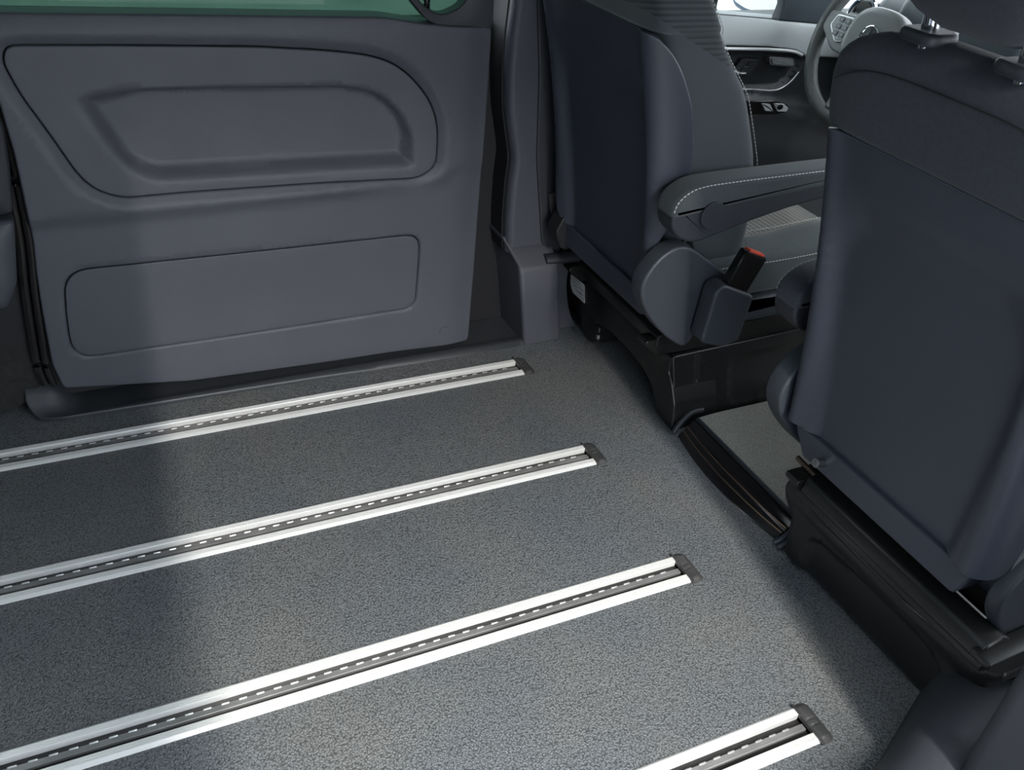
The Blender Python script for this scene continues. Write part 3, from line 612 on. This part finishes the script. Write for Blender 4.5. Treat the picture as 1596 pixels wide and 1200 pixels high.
# ------------------------------------------------------------------ front left door
fd = thing('door_2', 'front left door with upper trim coloured window-bright and black handle pocket, seen between the seats', 'door', (.9, .15, .03), kind='structure')
YF = .115
top = [(W(p[0], p[1], 'y', YF)[0], W(p[0], p[1], 'y', YF)[2]) for p in [(1100, 22), (1200, 30), (1290, 38)]]
fdo = np.array([(.38, .06), (.38, .852)]+top+[(1.35, .78), (1.45, .72), (1.45, .06)])
pk = rpoly(W2([(1090, 76), (1200, 79), (1246, 83), (1254, 90), (1247, 108), (1232, 128), (1215, 138), (1200, 141), (1090, 139)], 'y', YF), .012, 5)
armz = W2([(1090, 150), (1165, 152), (1215, 158), (1275, 182)], 'y', YF)
def fdf(Q):
    x, z = Q[:, 0], Q[:, 1]; D = -.018*sm(0, .008, sdf(pk, Q))
    az = np.interp(x, [.4, .7, .85, 1.1], [.622, .612, .585, .52]); D += .055*sm(az+.012, az-.012, z)-.03*sm(az-.10, az-.22, z)
    D -= .02*sm(.77, .85, z); return D
relief('door_card', rpoly(fdo, .01, 3), PY(YF), fdf, m_fdl, fd, step=.014, feats=[resample(pk, .008), offset(resample(pk, .008), .008)], edge=.004, thick=.05)
zt_ = lambda x: np.interp(x, [t_[0] for t_ in top], [t_[1] for t_ in top])
ub = np.vstack([[(.40, .757), (.40, .846)], [(t_[0], t_[1]-.002) for t_ in top], [(1.2, .775), (1.2, .69)], W2([(1256, 88), (1240, 78), (1200, 73), (1130, 71)], 'y', YF-.01)])
relief('upper_trim', rpoly(ub, .008, 3), PY(YF-.006), lambda Q: -.022*sm(.775, .85, Q[:, 1])+.004, m_fd, fd, step=.016, edge=.006, thick=.03)
b = MB(); P = catmull([W(*p, 'y', YF-.014) for p in [(1095, 75), (1150, 76), (1200, 77), (1235, 80), (1250, 86)]], 6, False); b.tube(P, .0038, 8); b.build('chrome_strip', m_bright, fd)
b = MB(); P = catmull([W(*p, 'y', YF-.004) for p in [(1120, 139), (1170, 139), (1203, 141), (1220, 136), (1234, 125), (1245, 112)]], 6, False); b.tube(P, .0017, 6); b.build('pocket_line', m_bright, fd)
b = MB(); P = catmull([W(*p, 'y', YF-.006) for p in [(1120, 98), (1140, 110), (1152, 114), (1162, 114)]], 6, False); b.tube(P, [.009]*6+[.008]*6+[.006]*6+[.003], 8, flat=.7); b.build('door_handle', m_satin, fd)
b = MB(); b.prism(rpoly(W2([(1158, 92), (1186, 93), (1168, 120), (1142, 112)], 'y', YF), .006, 4), 'y', YF+.02, YF+.002, .002); LP = b.build('lock_button_panel', m_dark, fd)
for x_, y_ in ((1170, 98), (1160, 108)):
    c = W(x_, y_, 'y', YF); b = MB(); b.prism(rpoly([(c[0]-.011, c[2]-.007), (c[0]+.007, c[2]-.007), (c[0]+.013, c[2]+.007), (c[0]-.005, c[2]+.007)], .003, 3), 'y', YF+.003, YF-.001, .001, 1); b.build('lock_button', m_fdl, LP)
b = MB(); b.prism(rpoly(W2([(1197, 88), (1237, 90), (1238, 104), (1199, 101)], 'y', YF), .005, 4), 'y', YF+.02, YF-.004, .002, 2); VT = b.build('chrome_bezel', m_satin, fd)
b = MB(); b.prism(rpoly(W2([(1200, 91), (1234, 92), (1235, 102), (1202, 99)], 'y', YF), .003, 3), 'y', YF-.001, YF-.006, .001, 1); b.build('bezel_face', m_wheelg, VT)
YA = YF-.056
b = MB(); b.prism(rpoly(W2([(1150, 157), (1205, 157), (1228, 163), (1226, 173), (1210, 178), (1155, 178)], 'y', YA), .008, 4), 'y', YA+.005, YA-.003, .001, 1); SP_ = b.build('switch_panel', m_gloss, fd)
b = MB(); b.prism(rpoly(W2([(1185, 160), (1198, 161), (1203, 172), (1190, 172)], 'y', YA), .003, 3), 'y', YA, YA-.008, .002, 2); b.build('window_switch', m_bright, SP_)
b = MB(); b.prism(rpoly(W2([(1204, 160), (1220, 161), (1227, 167), (1224, 173), (1210, 173)], 'y', YA), .004, 3), 'y', YA, YA-.006, .002, 2); b.build('mirror_switch_ring', m_bright, SP_)
c = W(1216, 167, 'y', YA-.007); b = MB(); b.prism(np.stack([c[0]+.009*np.cos(q), c[2]+.007*np.sin(q)], 1), 'y', YA-.004, YA-.009, .001, 1); b.build('mirror_switch_knob', m_gloss, SP_)
b = MB(); b.prism(W2([(1226, -60), (1222, 10), (1214, 31), (1290, 38), (1330, -10), (1340, -60)], 'y', YF), 'y', YF+.03, YF, .003, 2); b.build('mirror_triangle', m_dash, fd)
b = MB(); b.box((.40, .145, .80), (1.0, .149, 1.25)); b.build('window_glass', m_clear, fd, False)
b = MB(); b.box((.36, .02, .03), (1.35, .19, .065)); b.build('door_sill', m_wheelg, fd, False)
# door mirror outside
mr = thing('door_mirror', 'blue-black outside mirror beyond the front left door window', 'mirror', (.85, .33, .74))
def ell(cx, cy_, a, bq, n=28, p=3.2):
    return np.array([(cx+a*math.copysign(abs(math.cos(t))**(2/p), math.cos(t)), cy_+bq*math.copysign(abs(math.sin(t))**(2/p), math.sin(t))) for t in np.linspace(0, 2*math.pi, n, endpoint=False)])
ml = [W(x_, y_, 'x', .86) for x_, y_ in [(1130, -60), (1136, -10), (1142, 10), (1160, 22), (1190, 31), (1208, 34), (1218, 22), (1228, 0), (1236, -60)]]
mo = rpoly([(p[1], p[2]) for p in ml], .015, 4)
b = MB(); b.prism(mo, 'x', .97, .86, .012, 4); b.build('mirror_housing', m_ext, mr)
mi = offset(resample(mo, .008), .016); b = MB(); b.prism(mi, 'x', .865, .857, .001, 1); b.build('mirror_glass', m_chrome, mr)
b = MB(); b.box((.88, .14, .70), (.93, .27, .76)); b.build('mirror_arm', m_ext, mr, False)
# ------------------------------------------------------------------ dashboard
ds = thing('dashboard', 'blue-grey dashboard with round chrome air vent behind the steering wheel', 'dashboard', (1.2, -.55, .5))
pr = catmull([(1.02, .50), (.99, .62), (1.0, .74), (.99, .83), (1.03, .885), (1.12, .905), (1.35, .90), (1.5, .86), (1.5, .50)], 5)
b = MB(); b.prism(pr, 'y', .095, -1.4, .03, 4); b.build('dash_body', m_dash, ds)
b = MB(); hood = catmull([(.95, .80), (.97, .90), (1.05, .945), (1.2, .93), (1.25, .86), (1.05, .80)], 5); b.prism(hood, 'y', -.02, -.40, .03, 4); b.build('instrument_hood', m_dash, ds)
c = W(1342, 26, 'x', .975); b = MB(); P = [(c[0]+.012*math.sin(t), c[1]+.043*math.cos(t), c[2]+.043*math.sin(t)) for t in np.linspace(0, 2*math.pi, 32, endpoint=False)]
b.tube(P, .007, 8, closed=True, up=(1, 0, 0)); VR = b.build('air_vent_ring', m_chrome, ds)
b = MB(); b.prism(np.stack([c[1]+.040*np.cos(q), c[2]+.040*np.sin(q)], 1), 'x', 1.02, c[0]+.004, .002); b.build('air_vent_core', m_gloss, VR)
b = MB(); b.box((c[0]-.004, c[1]-.036, c[2]-.004), (c[0]+.01, c[1]+.036, c[2]+.004)); b.build('vent_vane', m_satin, VR, False)
b = MB(); b.prism(rpoly([(.60, .44), (.80, .42), (.80, .02), (.60, .02)], .03, 4)+[.45, 0], 'y', -.42, -.78, .03, 4); b.build('centre_console', m_fdl, ds)
# ------------------------------------------------------------------ steering wheel
wc = np.array([.775, -.165, .82]); ta = math.radians(20); wa_, wb_ = np.array([0, 1., 0]), np.array([math.sin(ta), 0, math.cos(ta)]); wn = np.array([-math.cos(ta), 0, math.sin(ta)])
sw = thing('steering_wheel', 'grey leather steering wheel with button pads behind the right seat', 'steering wheel', tuple(wc))
b = MB(); P = [wc+.183*(math.cos(t)*wa_+math.sin(t)*wb_) for t in np.linspace(0, 2*math.pi, 72, endpoint=False)]; b.tube(P, .0165, 14, closed=True, up=tuple(wn)); b.build('rim', m_wheel, sw)
def wp(poly, d0, d1, bev, mat, name, parent, nb=3):
    b_ = MB(); b_.prism(poly, 'z', d0, d1, bev, nb); V = np.array(b_.v); V3 = wc+V[:, :1]*wa_+V[:, 1:2]*wb_+V[:, 2:3]*wn
    return link(name, V3, b_.f, mat, parent, True, 50)
hub = wp(ell(0, .005, .085, .072, 40, 2.6), -.02, .034, .018, m_wheelg, 'airbag_hub', sw, 5)
for sg in (1, -1):
    spk = rpoly([(sg*.06, .045), (sg*.172, .038), (sg*.176, -.004), (sg*.115, -.045), (sg*.06, -.05)], .012, 4); SK = wp(spk, -.012, .014, .005, m_wheelg, 'spoke', sw)
    pad = rpoly([(sg*.082, .036), (sg*.142, .033), (sg*.150, .005), (sg*.110, -.028), (sg*.082, -.02)], .008, 4); wp(pad, .0142, .017, .001, m_satin, 'pad_frame', SK, 1)
    wp(offset(resample(pad, .004), .003), .016, .0185, .001, m_fd, 'button_pad', SK, 1)
    for i in range(2):
        for j in range(3):
            cx_, cy_ = sg*(.098+.021*i), .024-.016*j+.000*i
            wp(rpoly([(cx_-.008, cy_-.006), (cx_+.008, cy_-.006), (cx_+.008, cy_+.006), (cx_-.008, cy_+.006)], .003, 3), .018, .0205, .0008, m_wheelg, 'button', SK, 1)
            wp(rpoly([(cx_-.002, cy_-.0015), (cx_+.002, cy_-.0015), (cx_+.002, cy_+.0015), (cx_-.002, cy_+.0015)], .0005, 2), .0205, .0208, .0001, m_white, 'button_symbol', SK, 1)
lsp = rpoly([(.035, -.06), (.045, -.168), (-.045, -.168), (-.035, -.06)], .01, 4); wp(lsp, -.012, .012, .005, m_satin, 'lower_spoke', sw)
# emblem: ring with a three pointed star
P = [wc+wn*.037+wb_*.005+.026*(math.cos(t)*wa_+math.sin(t)*wb_) for t in np.linspace(0, 2*math.pi, 36, endpoint=False)]; b = MB(); b.tube(P, .0024, 8, closed=True, up=tuple(wn)); EM = b.build('emblem_ring', m_chrome, hub)
star = []
for k in range(3):
    t = math.pi/2+k*2*math.pi/3; star += [(.026*math.cos(t), .005+.026*math.sin(t)), (.005*math.cos(t+math.pi/3), .005+.005*math.sin(t+math.pi/3))]
wp(np.array(star), .033, .039, .0008, m_chrome, 'emblem_star', hub, 1)
b = MB(); b.tube([wc-wn*.01, wc-wn*.18-[0, 0, .02]], .04, 14); b.build('column_cover', m_fdl, sw)
b = MB(); b.tube([wc-wn*.06+wa_*.03, wc-wn*.055+wa_*.155-wb_*.02], [.009, .012], 10); b.build('indicator_stalk', m_gloss, sw)
# seat belt lower end by the pillar
b = MB(); P = [W(862, 300, 'y', .085), W(868, 345, 'y', .085), W(878, 372, 'y', .085), W(886, 386, 'y', .09)]; b.tube(P, .014, 8, flat=.25, up=(0, 1, 0)); tag(b.build('seat_belt', pm('belt_webbing', (.035, .03, .032), .8, bump=('noise', 500, .0006))), 'dark belt webbing tucked between pillar trim and left seat', 'seat belt')
